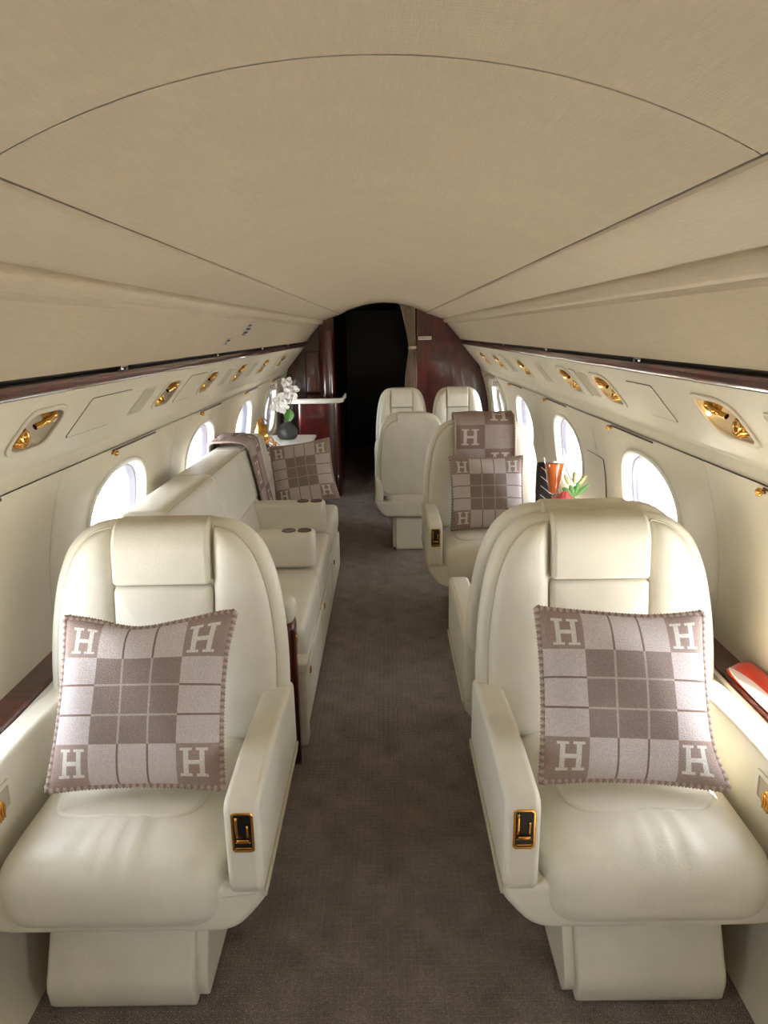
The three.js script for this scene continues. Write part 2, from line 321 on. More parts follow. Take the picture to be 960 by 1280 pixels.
  mesh('ledge_edge', sweep([[0.979, 0.580], [0.977, 0.588], [0.969, 0.592], [0.961, 0.588], [0.959, 0.578], [0.961, 0.570]], Z0, Z1, side), M.leather, led);
  // wood strip under the overhead panels
  const str = struct('trim_' + (side < 0 ? 3 : 4), 'dark burgundy wood strip under the overhead panels on the ' + (side < 0 ? 'sofa side' : 'club seat side'), 'wood strip');
  mesh('strip_gap', sweep([[0.762, 1.492], [0.80, 1.496], [0.806, 1.46], [0.80, 1.43]], Z0, Z1, side), M.gap, str);
  mesh('wood_strip', sweep([[0.806, 1.470], [0.785, 1.470], [0.776, 1.467], [0.773, 1.459], [0.775, 1.449], [0.783, 1.440], [0.792, 1.436]], Z0, Z1, side), M.wood, str);
  for (let k = -3; k < 4; k++) {
    const Z = 2.2 + 1.272 * k + 0.01;
    const la = mesh('latch', at(rbox(0.012, 0.014, 0.06, 0.003), side * 0.774, 1.477, -Z), M.silver, str);
    mesh('latch_grip', at(rbox(0.008, 0.009, 0.018, 0.002), side * 0.768, 1.474, -Z), M.black, la);
  }
}
{
  const c = struct('ceiling', 'cream curved cabin headliner with overhead side panels', 'ceiling');
  const Rc = 0.92, cy = 1.849 - Rc, arc = [];
  for (let i = 0; i <= 40; i++) { const x = -0.4205 + 0.841 * i / 40; arc.push([x, cy + Math.sqrt(Rc * Rc - x * x)]); }
  const cuts = [Z0, 0.84, 3.02, 5.2, Z1 + 0.018];
  for (let k = 0; k + 1 < cuts.length; k++) {
    const b = k ? 0.0011 : 0, e = 0.0011;
    mesh('headliner_panel', sweep(arc, cuts[k] + b, cuts[k + 1] - e, 1, false, 2), M.liner, c);
    if (k) mesh('headliner_joint', sweep(arc.map(([x, y]) => [x, y + 0.006]), cuts[k] - 0.01, cuts[k] + 0.01), M.joint, c);
  }
  for (const side of [-1, 1]) {
    const sec = [[0.458, 1.768], [0.440, 1.762], [0.431, 1.754], [0.4265, 1.747], [0.4275, 1.741], [0.433, 1.7375], [0.47, 1.728], [0.53, 1.708], [0.585, 1.6868], [0.5895, 1.6885], [0.594, 1.692], [0.600, 1.688]];
    for (let i = 0; i <= 10; i++) { const t = i / 10, s = Math.sin(t * Math.PI) ** 0.6 * 0.012 + 0.001; sec.push([0.598 + 0.03 * t - 0.75 * s, 1.682 - 0.036 * t - 0.66 * s]); }
    sec.push([0.633, 1.649], [0.638, 1.652], [0.641, 1.642], [0.6405, 1.633], [0.70, 1.566], [0.766, 1.487], [0.770, 1.483], [0.776, 1.486], [0.79, 1.50]);
    mesh('ceiling_joint', sweep([[0.405, 1.762], [0.425, 1.772], [0.46, 1.775]], Z0, Z1, side), M.gap, c);
    mesh('overhead_panel', sweep(sec, Z0, Z1, side), M.overhead, c);
  }
}
{
  const f = struct('floor', 'dark taupe loop carpet with a fine dotted grid', 'carpet');
  const g = new THREE.BoxGeometry(2.0, 0.06, 11.8); g.translate(0, -0.03, -4.2); boxUV(g);
  mesh('carpet', g, M.carpet, f);
  const gr = struct('ground_apron', 'sunlit pale concrete apron outside the windows', 'ground');
  mesh('concrete', at(new THREE.BoxGeometry(160, 0.2, 160), 0, -2.2, 0), M.concrete, gr);
}
// cross-plane polygon of the cabin, for bulkheads
const half = [[0, 1.96], [0.42, 1.91], [0.66, 1.81], [0.84, 1.67], [0.97, 1.50], [1.05, 1.30], [1.15, 1.0], [1.17, 0.72], [1.15, 0.45], [1.07, 0.15], [0.99, -0.08]];
function plate(pts, Z, T, mat, name, parent) {
  const g = new THREE.ExtrudeGeometry(new THREE.Shape(pts.map((p) => new THREE.Vector2(...p))), { depth: T, bevelEnabled: false });
  g.translate(0, 0, -Z - T); boxUV(g); return mesh(name, g, mat, parent);
}
{
  const w = struct('wall_front', 'cream bulkhead at the near end of the cabin', 'wall');
  plate([...half, ...half.slice().reverse().map(([x, y]) => [-x, y])], Z0 - 0.056, 0.05, M.panel, 'bulkhead', w);
  const b = struct('wall_back', 'glossy dark red wood bulkhead with a dark open doorway', 'wall');
  const rightEdge = half.filter(([x]) => x > 0.4);
  plate([[0.335, 0], [0.335, 1.918], ...rightEdge], Z1 + 0.02, 0.05, M.wood, 'wood_panel', b);
  plate([[-0.50, 0], [-0.50, 1.875], ...rightEdge.slice(1).map(([x, y]) => [-x, y])], Z1 + 0.02, 0.05, M.wood, 'wood_panel', b);
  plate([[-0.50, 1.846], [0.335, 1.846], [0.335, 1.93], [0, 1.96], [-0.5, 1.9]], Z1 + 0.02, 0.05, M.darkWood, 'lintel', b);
  // dark passage beyond the doorway
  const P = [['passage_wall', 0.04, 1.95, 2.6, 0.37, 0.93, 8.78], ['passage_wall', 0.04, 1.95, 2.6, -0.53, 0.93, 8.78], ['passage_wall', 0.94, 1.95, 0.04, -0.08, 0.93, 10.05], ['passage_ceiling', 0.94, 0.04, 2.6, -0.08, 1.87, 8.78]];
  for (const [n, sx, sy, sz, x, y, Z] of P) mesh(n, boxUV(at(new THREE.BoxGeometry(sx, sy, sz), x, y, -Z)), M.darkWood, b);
}

// ------------------------------------------------------------------ seats
const lean = (y) => -0.163 - (y - 0.45) * 0.167;                          // front plane of a backrest at height y
const backHalf = [[0, 1.07], [0.12, 1.067], [0.205, 1.052], [0.264, 1.006], [0.304, 0.92], [0.328, 0.80], [0.338, 0.68], [0.338, 0.56], [0.325, 0.46], [0.29, 0.425]];
const backOutline = spline([...backHalf, [0, 0.42], ...backHalf.slice(1).reverse().map(([x, y]) => [-x, y])], 96);
const leanBy = (z0) => (v) => { v.z += z0 + lean(v.y); };
const wingPts = [[0.1385, 0.45, 0.02], [0.1385, 1.054, 0.008], [0.200, 1.038, 0.06], [0.248, 0.985, 0.08], [0.284, 0.895, 0.1], [0.306, 0.76, 0.1], [0.312, 0.60, 0.08], [0.297, 0.45, 0.03]];
const wing = (s) => roundPoly(wingPts.map(([x, y, r]) => [s * x, y, r]), 80);
const G = {};
function bolster(s) {                                                      // side pad of a backrest, domed across and rounded at all its edges
  const ys = wing(1).map((p) => p[1]), y0 = Math.min(...ys), y1 = Math.max(...ys), o = wing(1), n = 56, m = 26, pos = [], idx = [];
  const outer = (y) => { let best = 0.139; for (let i = 0; i < o.length; i++) { const a = o[i], b = o[(i + 1) % o.length]; if ((a[1] - y) * (b[1] - y) <= 0 && a[1] !== b[1]) best = Math.max(best, a[0] + (b[0] - a[0]) * (y - a[1]) / (b[1] - a[1])); } return best; };
  for (let j = 0; j <= n; j++) { const t = 0.5 - 0.5 * Math.cos(Math.PI * j / n), y = y0 + (y1 - y0) * t, xo = outer(Math.min(y1 - 1e-4, Math.max(y0 + 1e-4, y))), end = Math.pow(Math.max(0, 1 - Math.abs(2 * t - 1) ** 18), 0.5);
    for (let i = 0; i <= m; i++) { const u = 0.5 - 0.5 * Math.cos(Math.PI * i / m), w = Math.max(0.004, xo - 0.1385), k = Math.pow(Math.max(0, 1 - Math.abs(2 * u - 1) ** Math.max(2, w * 55)), 0.5) * end; pos.push(s * (0.1385 + w * u), y, lean(y) - 0.008 + k * (0.034 + 0.016 * Math.sin(Math.PI * u) * Math.min(1, w * 10))); } }
  for (let j = 0; j < n; j++) for (let i = 0; i < m; i++) { const a = j * (m + 1) + i, b = a + 1, c = a + m + 1, d = c + 1; s > 0 ? idx.push(a, b, d, a, d, c) : idx.push(a, d, b, a, c, d); }
  return make(pos, idx);
}
G.shell = deform(pad(backOutline, { T: 0.075, e: 0.028, eb: 0.03, crown: 0.0, backCrown: 0.004 }), leanBy(-0.075));
G.rear = deform(pad(spline(backOutline.map(([x, y]) => [x * 0.86, 0.745 + (y - 0.745) * 0.88 - 0.012]), 80), { T: 0.008, e: 0.003, eb: 0.006, backCrown: 0.004 }), leanBy(-0.083));
for (const s of [-1, 1]) {
  G['wing' + s] = bolster(s);
  const o = wing(s); G['pipe' + s] = tube(o.map(([x, y]) => [x, y, lean(y) + 0.003]), 0.0035, 120, 6, true);
}
G.mid = deform(pad(roundPoly([[-0.140, 0.45, 0.01], [0.140, 0.45, 0.01], [0.136, 0.70, 0.2], [0.138, 0.893, 0.01], [-0.138, 0.893, 0.01], [-0.136, 0.70, 0.2]], 72), { T: 0.03, e: 0.014, crown: 0.010 }), leanBy(-0.004));
G.head = deform(pad(roundPoly([[0.038, 0.897, 0.016], [0.046, 1.03, 0.03], [0.02, 1.078, 0.03], [-0.062, 1.079, 0.02], [-0.085, 1.055, 0.015], [-0.083, 0.985, 0.008], [-0.05, 0.98, 0.01], [-0.02, 0.905, 0.01]], 72), { T: 0.272, e: 0.014, eb: 0.014, axis: 'x', rings: 4 }), (v) => { const q = Math.abs(v.x) / 0.136; v.z += lean(v.y) + 0.010 * (1 - q * q) * THREE.MathUtils.smoothstep(v.z, 0, 0.03); v.y -= 0.012 * q * q * THREE.MathUtils.smoothstep(v.y, 0.92, 1.07); });
G.cushion = rbox(0.518, 0.192, 0.61, 0.082, (v) => {
  const q = 1 - (v.x / 0.262) ** 2, top = v.y > 0 ? v.y / 0.096 : 0;
  v.y += top * (0.024 * q - 0.008 + 0.012 * Math.sin((v.z + 0.3) * 4)) ; v.y += top * 0.0035 * Math.sin(Math.atan2(v.x, v.z + 0.16) * 30 + 4 * Math.sin(v.x * 17)) * THREE.MathUtils.smoothstep(v.z, 0.10, 0.24) * (0.4 + 0.6 * Math.sin(v.x * 11 + 1) ** 2); if (v.z > 0.2) v.z += 0.018 * q * (v.z - 0.2) * 10 * (0.6 + v.y * 4);
}, 0.011);
G.cushion.translate(0, 0.366, 0.063);
G.inset = pad(roundPoly([[-0.19, -0.02, 0.1], [-0.16, -0.13, 0.11], [0.16, -0.13, 0.11], [0.19, -0.02, 0.1], [0.17, 0.16, 0.04], [-0.17, 0.16, 0.04]], 80), { T: 0.016, e: 0.010, crown: 0.006, axis: 'y' });
G.inset.translate(0, 0.475, 0.100);
const armOut = roundPoly([[0.352, 0.378, 0.02], [0.356, 0.612, 0.035], [0.10, 0.622, 0.4], [-0.255, 0.592, 0.04], [-0.262, 0.378, 0.02]], 80);
G.arm = pad(armOut, { T: 0.078, e: 0.016, eb: 0.016, axis: 'x', rings: 5 });
G.trim = rbox(0.008, 0.016, 0.60, 0.0035, null, 0.05);
G.pan = pad(roundPoly([[-0.347, 0.388, 0.012], [-0.347, 0.352, 0.04], [-0.275, 0.262, 0.05], [0.275, 0.262, 0.05], [0.347, 0.352, 0.04], [0.347, 0.388, 0.012]], 72), { T: 0.60, e: 0.02, eb: 0.02 });
G.pan.translate(0, 0, -0.262);
G.pedestal = pad(roundPoly([[0.290, 0.0, 0.01], [0.302, 0.075, 0.012], [0.205, 0.268, 0.008], [-0.20, 0.268, 0.01], [-0.26, 0.0, 0.01]], 64), { T: 0.352, e: 0.01, eb: 0.01, axis: 'x', rings: 4 });
G.sideCover = pad(roundPoly([[0.270, 0.012, 0.01], [0.278, 0.075, 0.012], [0.188, 0.262, 0.008], [-0.18, 0.262, 0.01], [-0.24, 0.012, 0.01]], 64), { T: 0.03, e: 0.006, eb: 0.003, axis: 'x', rings: 4 });
const frameOf = (w, h, t, d) => { const s = new THREE.Shape(rrect(w, h, 0.006, 0, 0, 32).map((p) => new THREE.Vector2(...p))); s.holes.push(new THREE.Path(rrect(w - 2 * t, h - 2 * t, 0.004, 0, 0, 32).map((p) => new THREE.Vector2(...p)))); const g = new THREE.ExtrudeGeometry(s, { depth: d, bevelSize: 0.001, bevelThickness: 0.001, bevelSegments: 2 }); return boxUV(g); };
G.bezel = frameOf(0.046, 0.094, 0.003, 0.004);
G.well = boxUV(new THREE.BoxGeometry(0.041, 0.089, 0.002));
G.wellPlate = merged([at(rbox(0.034, 0.004, 0.004, 0.0015), 0, -0.038, 0), at(rbox(0.034, 0.003, 0.004, 0.001), 0, -0.024, 0), at(rbox(0.006, 0.05, 0.003, 0.001), -0.013, 0.012, 0)]);
G.lever = merged([at(rbox(0.026, 0.008, 0.008, 0.002), 0, -0.018, 0), at(rbox(0.005, 0.03, 0.006, 0.002), 0.011, 0.005, 0)]);
G.trayFrame = frameOf(0.105, 0.075, 0.010, 0.004);
G.trayWell = boxUV(new THREE.BoxGeometry(0.088, 0.058, 0.002));
G.trayShell = new THREE.LatheGeometry([[0, 0.012], [0.016, 0.014], [0.024, 0.01], [0.026, 0.0]].map((p) => new THREE.Vector2(...p)), 24).rotateX(Math.PI / 2);
G.trayRibs = merged([-1, 0, 1].map((k) => at(rbox(0.004, 0.04, 0.006, 0.0015), k * 0.01, 0, 0.012)));
function makeSeat(out) {                                                   // out: side of the outboard arm in the seat's own x
  const s = new THREE.Group();
  mesh('pedestal', G.pedestal, M.shell, s).position.x = out * 0.022;
  mesh('pedestal_cover', G.sideCover, M.shell, s).position.x = out * 0.022 - out * 0.188;
  mesh('seat_pan', G.pan, M.shell, s);
  const cu = mesh('seat_cushion', G.cushion, M.leather, s);
  mesh('seat_inset', G.inset, M.leather, cu);
  const bk = mesh('backrest', G.shell, M.leather, s);
  mesh('rear_panel', G.rear, M.leather, bk);
  for (const k of [-1, 1]) { mesh('bolster', G['wing' + k], M.leather, bk); mesh('piping', G['pipe' + k], M.piping, bk); }
  mesh('lumbar_panel', G.mid, M.leather, bk);
  mesh('headrest', G.head, M.leather, s);
  for (const k of [-1, 1]) {
    const a = mesh('armrest', G.arm, M.leather, s); a.position.x = k * 0.308;
    const t = mesh('arm_trim', G.trim, M.piping, a); t.position.set(k * 0.040, 0.376, 0.045);
    if (k === out) {
      const f = mesh('ashtray_frame', G.trayFrame, M.shell, a); f.position.set(-out * 0.038, 0.535, 0.245); f.rotation.y = -out * Math.PI / 2; f.userData.label = 'recessed ashtray with gold cover';
      const w = mesh('ashtray_well', G.trayWell, M.grille, a); w.position.set(-out * 0.039, 0.535, 0.245); w.rotation.y = -out * Math.PI / 2;
      const g = mesh('ashtray_cover', G.trayShell, M.gold, a); g.position.set(-out * 0.039, 0.525, 0.258); g.rotation.y = -out * Math.PI / 2;
      const r = mesh('ashtray_rib', G.trayRibs, M.gold, a); r.position.set(-out * 0.039, 0.525, 0.258); r.rotation.y = -out * Math.PI / 2;
    } else {
      const b = mesh('recline_bezel', G.bezel, M.gold, a); b.position.set(0.002, 0.540, 0.352); b.userData.label = 'gold recline control plate';
      mesh('recline_well', G.well, M.black, a).position.set(0.002, 0.540, 0.3545);
      mesh('recline_plate', G.wellPlate, M.gold, a).position.set(0.002, 0.540, 0.3555);
      mesh('recline_lever', G.lever, M.gold, a).position.set(0.002, 0.540, 0.358);
    }
  }
  return s;
}
const protoR = makeSeat(1), protoL = makeSeat(-1);
function placeSeat(proto, X, Z, turn, label, group, sx = 1) {
  const s = proto.clone(); s.name = numbered('club_seat'); s.position.set(X, 0, -Z); s.rotation.y = turn; s.scale.x = sx;
  s.userData = { label, category: 'seat' }; if (group) s.userData.group = group; scene.add(s); return s;
}
placeSeat(protoR, 0.602, 1.675, 0, 'cream leather club seat in sunlight beside the red magazine ledge, pillow on it', 'cream club seats');
placeSeat(protoL, -0.613, 1.675, 0, 'cream leather club seat standing in front of the sofa, pillow on it', 'cream club seats');
placeSeat(protoL, 0.605, 2.405, Math.PI, 'cream club seat turned away, back to back with the sunlit seat', 'cream club seats');
placeSeat(protoR, 0.566, 3.905, 0, 'cream club seat with a checked throw hung over its headrest', 'cream club seats');
const away = placeSeat(protoL, 0.19, 5.36, Math.PI, 'narrow cream seat seen from behind with plain rear panel', 'narrow aft seats', 0.75); away.scale.y = 0.955;
placeSeat(protoL, 0.160, 6.40, 0, 'narrow cream aft seat beside the dark doorway, facing forward', 'narrow aft seats', 0.71);
placeSeat(protoR, 0.672, 6.40, 0, 'narrow cream aft seat against the red wood bulkhead by the exit window', 'narrow aft seats', 0.71);

// ------------------------------------------------------------------ pillows and throws
function pillowGeo(s, T, dents = []) {
  const N = 40, pos = [], uv = [], idx = [], edge = [];
  const P = (u, v, f) => {
    const hw = s / 2, k = Math.pow(Math.max(0, (1 - Math.abs(u) ** 2.6) * (1 - Math.abs(v) ** 2.6)), 0.62);
    let x = hw * u * (1 - 0.055 * (1 - v * v) * u * u), y = hw * v * (1 - 0.055 * (1 - u * u) * v * v), z = f * (T * k + 0.004) + 0.006 * Math.sin(5 * u + 3 * v) * k * f;
    for (const [du, dv, rad, ax, ay, az] of dents) { const w = Math.exp(-((u - du) ** 2 + (v - dv) ** 2) / (rad * rad)); x += ax * w; y += ay * w; z += az * w; }
    return [x, y, z];
  };
  for (const f of [1, -1]) { const b = pos.length / 3; for (let j = 0; j <= N; j++) for (let i = 0; i <= N; i++) { const u = Math.sin((i / N - 0.5) * Math.PI) * 0.4 + (i / N * 2 - 1) * 0.6, v = Math.sin((j / N - 0.5) * Math.PI) * 0.4 + (j / N * 2 - 1) * 0.6; pos.push(...P(u, v, f)); uv.push(u / 2 + 0.5, v / 2 + 0.5); }
    for (let j = 0; j < N; j++) for (let i = 0; i < N; i++) { const a = b + j * (N + 1) + i, c = a + 1, d = a + N + 1, e = d + 1; f > 0 ? idx.push(a, c, e, a, e, d) : idx.push(a, e, c, a, d, e); } }
  const g = make(pos, idx, uv);
  for (let k = 0; k < 4; k++) for (let i = 0; i < 24; i++) { const t = i / 12 - 1, [u, v] = [[t, -1], [1, t], [-t, 1], [-1, -t]][k]; const p = P(u, v, 1); p[2] -= 0.004; edge.push(new THREE.Vector3(...p)); }
  const c = new THREE.CatmullRomCurve3(edge, true), seg = 4 * 52 * 2, sides = 6, q = c.getSpacedPoints(seg), ep = [], ei = [], col = [], z = new THREE.Vector3(0, 0, 1);
  for (let i = 0; i < seg; i++) { const t = q[(i + 1) % seg].clone().sub(q[(i + seg - 1) % seg]).normalize(), o = t.clone().cross(z).normalize(), r = i % 2 ? 0.0068 : 0.0098, cc = (i >> 1) % 2 ? srgb(196, 178, 168) : srgb(158, 134, 123); for (let k = 0; k < sides; k++) { const a = k / sides * 2 * Math.PI, p = q[i].clone().addScaledVector(o, Math.cos(a) * r).addScaledVector(z, Math.sin(a) * r); ep.push(p.x, p.y, p.z); col.push(cc.r, cc.g, cc.b); } }
  for (let i = 0; i < seg; i++) for (let k = 0; k < sides; k++) { const a = i * sides + k, b = i * sides + (k + 1) % sides, d = ((i + 1) % seg) * sides + k, e = ((i + 1) % seg) * sides + (k + 1) % sides; ei.push(a, b, e, a, e, d); }
  const eg = make(ep, ei); eg.setAttribute('color', new THREE.Float32BufferAttribute(col, 3));
  return [g, eg];
}
function pillow(X, h, Z, tilt, yaw, roll, s, T, label, dents) {
  const t = thing('pillow', label, 'pillow', [X, h, -Z]); t.rotation.set(-tilt * D, yaw * D, roll * D, 'YXZ'); t.userData.group = 'checked pillows';
  const [g, e] = pillowGeo(s, T, dents); mesh('pillow_cover', g, M.pillow, t); mesh('stitched_edge', e, M.stitch, t); return t;
}
pillow(0.584, 0.704, 1.592, 30, -2, -1.5, 0.41, 0.066, 'taupe checked pillow with letter H corners on the sunlit seat', [[1, -1, 0.3, 0.014, -0.002, 0.02], [0.4, 1, 0.5, 0, -0.006, 0]]);
pillow(-0.590, 0.706, 1.592, 30, 4, -2.0, 0.405, 0.066, 'taupe checked pillow with wavy top edge on the seat before the sofa', [[-0.1, 1, 0.45, 0, -0.022, 0.02], [0.9, 1, 0.3, 0.012, 0.012, 0]]);
pillow(0.572, 0.690, 3.915, 20, 0, 0, 0.405, 0.055, 'taupe checked pillow below the throw on the seat by the table', []);
pillow(-0.520, 0.705, 4.515, 19, 0, 8, 0.385, 0.055, 'taupe checked pillow leaning at the far end of the sofa', [[1, -1, 0.4, 0.01, 0.0, 0.02]]);
function drape(path, w, T, parent, mat, axis, vrange = [0, 1]) {            // a sheet laid over a profile path (along, height)
  const c = new THREE.CatmullRomCurve3(path.map(([a, b]) => new THREE.Vector3(a, b, 0)), false, 'centripetal'), n = 60, m = 10, q = c.getSpacedPoints(n), pos = [], uv = [], idx = [];
  for (const f of [0, 1]) for (let i = 0; i <= n; i++) { const t = q[Math.min(n, i + 1)].clone().sub(q[Math.max(0, i - 1)]).normalize(); for (let j = 0; j <= m; j++) { const u = j / m, x = (u - 0.5) * w * (1 + 0.02 * Math.sin(i * 0.2)), k = f * T + 0.003 * Math.sin(u * 9 + i * 0.12); const a = q[i].x + t.y * k, b = q[i].y - t.x * k; axis === 'z' ? pos.push(x, b, a) : pos.push(a, b, -x); uv.push(u, vrange[0] + (vrange[1] - vrange[0]) * i / n); } }
  const S = (n + 1) * (m + 1);
  for (let i = 0; i < n; i++) for (let j = 0; j < m; j++) { const a = i * (m + 1) + j, b = a + 1, d = a + m + 1, e = d + 1; idx.push(a, b, e, a, e, d, S + a, S + e, S + b, S + a, S + d, S + e); }
  for (let i = 0; i < n; i++) for (const j of [0, m]) { const a = i * (m + 1) + j, d = a + m + 1; idx.push(a, d, S + d, a, S + d, S + a); }
  for (let j = 0; j < m; j++) for (const i of [0, n]) { const a = i * (m + 1) + j, b = a + 1; idx.push(a, b, S + b, a, S + b, S + a); }
  return mesh('throw_cloth', make(pos, idx, uv), mat, parent);
}
function hem(points, parent) {
  const g = tube(points, 0.007, 160, 6), n = g.attributes.position.count, col = new Float32Array(n * 3), A = srgb(196, 178, 168), B = srgb(158, 134, 123);
  for (let i = 0; i < n; i++) { const c = Math.floor(i / 14) % 2 ? A : B; col.set([c.r, c.g, c.b], 3 * i); }
  g.setAttribute('color', new THREE.BufferAttribute(col, 3)); mesh('stitched_edge', g, M.stitch, parent);
}
{
  const t = thing('throw', 'taupe checked throw hung over the seat headrest, letter H squares', 'blanket', [0.575, 0, -3.905]);
  const path = [[-0.142, 0.78], [-0.160, 0.88], [-0.178, 0.98], [-0.194, 1.045], [-0.230, 1.090], [-0.29, 1.097], [-0.352, 1.090], [-0.378, 1.03], [-0.372, 0.86]];
  drape(path, 0.335, 0.012, t, M.throwCloth, 'z', [0, 0.86]);
  hem(path.slice(0, 7).map(([z, y]) => [-0.17, y, z + 0.014]), t); hem(path.slice(0, 7).map(([z, y]) => [0.17, y, z + 0.014]), t);
  mesh('cloth_label', at(rbox(0.05, 0.035, 0.003, 0.001), -0.09, 0.845, -0.134), M.grey, t).userData.label = 'small sewn cloth label';
  const q = thing('throw', 'taupe checked throw hung over the sofa back', 'blanket', [0, 0, -4.246]);
  drape([[-0.698, 0.475], [-0.731, 0.66], [-0.774, 0.88], [-0.792, 0.945], [-0.84, 0.962], [-0.94, 0.965], [-0.995, 0.955], [-1.005, 0.90], [-1.006, 0.80]], 0.30, 0.014, q, M.throwCloth, 'x', [0, 0.7]);
}

// ------------------------------------------------------------------ sofa
{
  const s = thing('sofa', 'cream leather side-facing sofa with two fold-down cup holder armrests', 'sofa', [0, 0, 0]);
  const ZA = 2.60, ZB = 4.74, L = ZB - ZA, zc = -(ZA + ZB) / 2, n = 3, l = L / n;
  mesh('base', at(rbox(0.49, 0.285, L, 0.012), -0.570, 0.1425, zc), M.shell, s);
  mesh('plinth_post', at(rbox(0.09, 0.32, 0.08, 0.01), -0.350, 0.16, -2.545), M.shell, s);
  mesh('post_cap', at(rbox(0.105, 0.045, 0.1, 0.01), -0.350, 0.335, -2.545), M.shell, s);
  for (let k = 0; k < n; k++) {
    const z = -(ZA + l * (k + 0.5));
    const d = mesh('drawer_front', at(rbox(0.012, 0.235, l - 0.012, 0.005), -0.321, 0.135, z), M.shell, s);
    const g = mesh('drawer_latch', at(rbox(0.01, 0.028, 0.022, 0.004), -0.313, 0.22, z + l * 0.32), M.gold, d); g.userData.label = 'small gold latch';
    mesh('seat_cushion', rbox(0.49, 0.165, l - 0.006, 0.035, (v) => { if (v.y > 0) v.y += 0.012 * (1 - (v.x / 0.25) ** 2) * (1 - (v.z / (l / 2)) ** 2); }), M.leather, s).position.set(-0.562, 0.365, z);
    const lo = pad(roundPoly([[-0.70, 0.42, 0.02], [-0.742, 0.64, 0.01], [-0.90, 0.64, 0.02], [-0.90, 0.42, 0.02]], 56), { T: l - 0.006, e: 0.012, eb: 0.012, rings: 4 }); lo.translate(0, 0, z - (l - 0.006) / 2);
    mesh('lower_back_cushion', lo, M.leather, s);
    const bc = pad(roundPoly([[-0.738, 0.64, 0.02], [-0.795, 0.915, 0.022], [-0.83, 0.935, 0.03], [-0.985, 0.93, 0.03], [-1.0, 0.88, 0.03], [-0.985, 0.64, 0.02]], 72), { T: l - 0.005, e: 0.012, eb: 0.012, rings: 4 }); bc.translate(0, 0, z - (l - 0.005) / 2);
    const b = mesh('back_cushion', bc, M.leather, s);
    mesh('piping', tube([[-0.803, 0.929, z + l / 2 - 0.012], [-0.803, 0.929, z - l / 2 + 0.012]], 0.004, 8, 6), M.piping, b);
  }
  for (const Z of [3.36, 3.99]) {
    const a = mesh('armrest', at(rbox(0.42, 0.175, 0.125, 0.02), -0.552, 0.545, -Z - 0.03), M.leather, s);
    for (const x of [-0.468, -0.392]) {
      const c = mesh('cup_holder', new THREE.LatheGeometry([[0, 0.002], [0.030, 0.002], [0.030, 0.004], [0.034, 0.004], [0.035, 0.0]].map((p) => new THREE.Vector2(...p)), 32), M.wood, a); c.position.set(x, 0.6325, -Z - 0.03); c.userData.label = 'dark round cup holder';
    }
  }
  const e = thing('end_cabinet', 'low wood cabinet with cream padded top between the seat and the sofa', 'cabinet', [0, 0, 0]);
  mesh('body', at(rbox(0.49, 0.56, 0.11, 0.012), -0.570, 0.28, -2.435), M.wood, e);
  mesh('padded_top', at(rbox(0.54, 0.085, 0.13, 0.035), -0.590, 0.602, -2.435), M.leather, e);
  mesh('edge_strip', at(rbox(0.010, 0.54, 0.012, 0.003), -0.323, 0.275, -2.385), M.wood, e);
  mesh('clasp', at(rbox(0.012, 0.03, 0.02, 0.003), -0.322, 0.50, -2.41), M.gold, e);
}

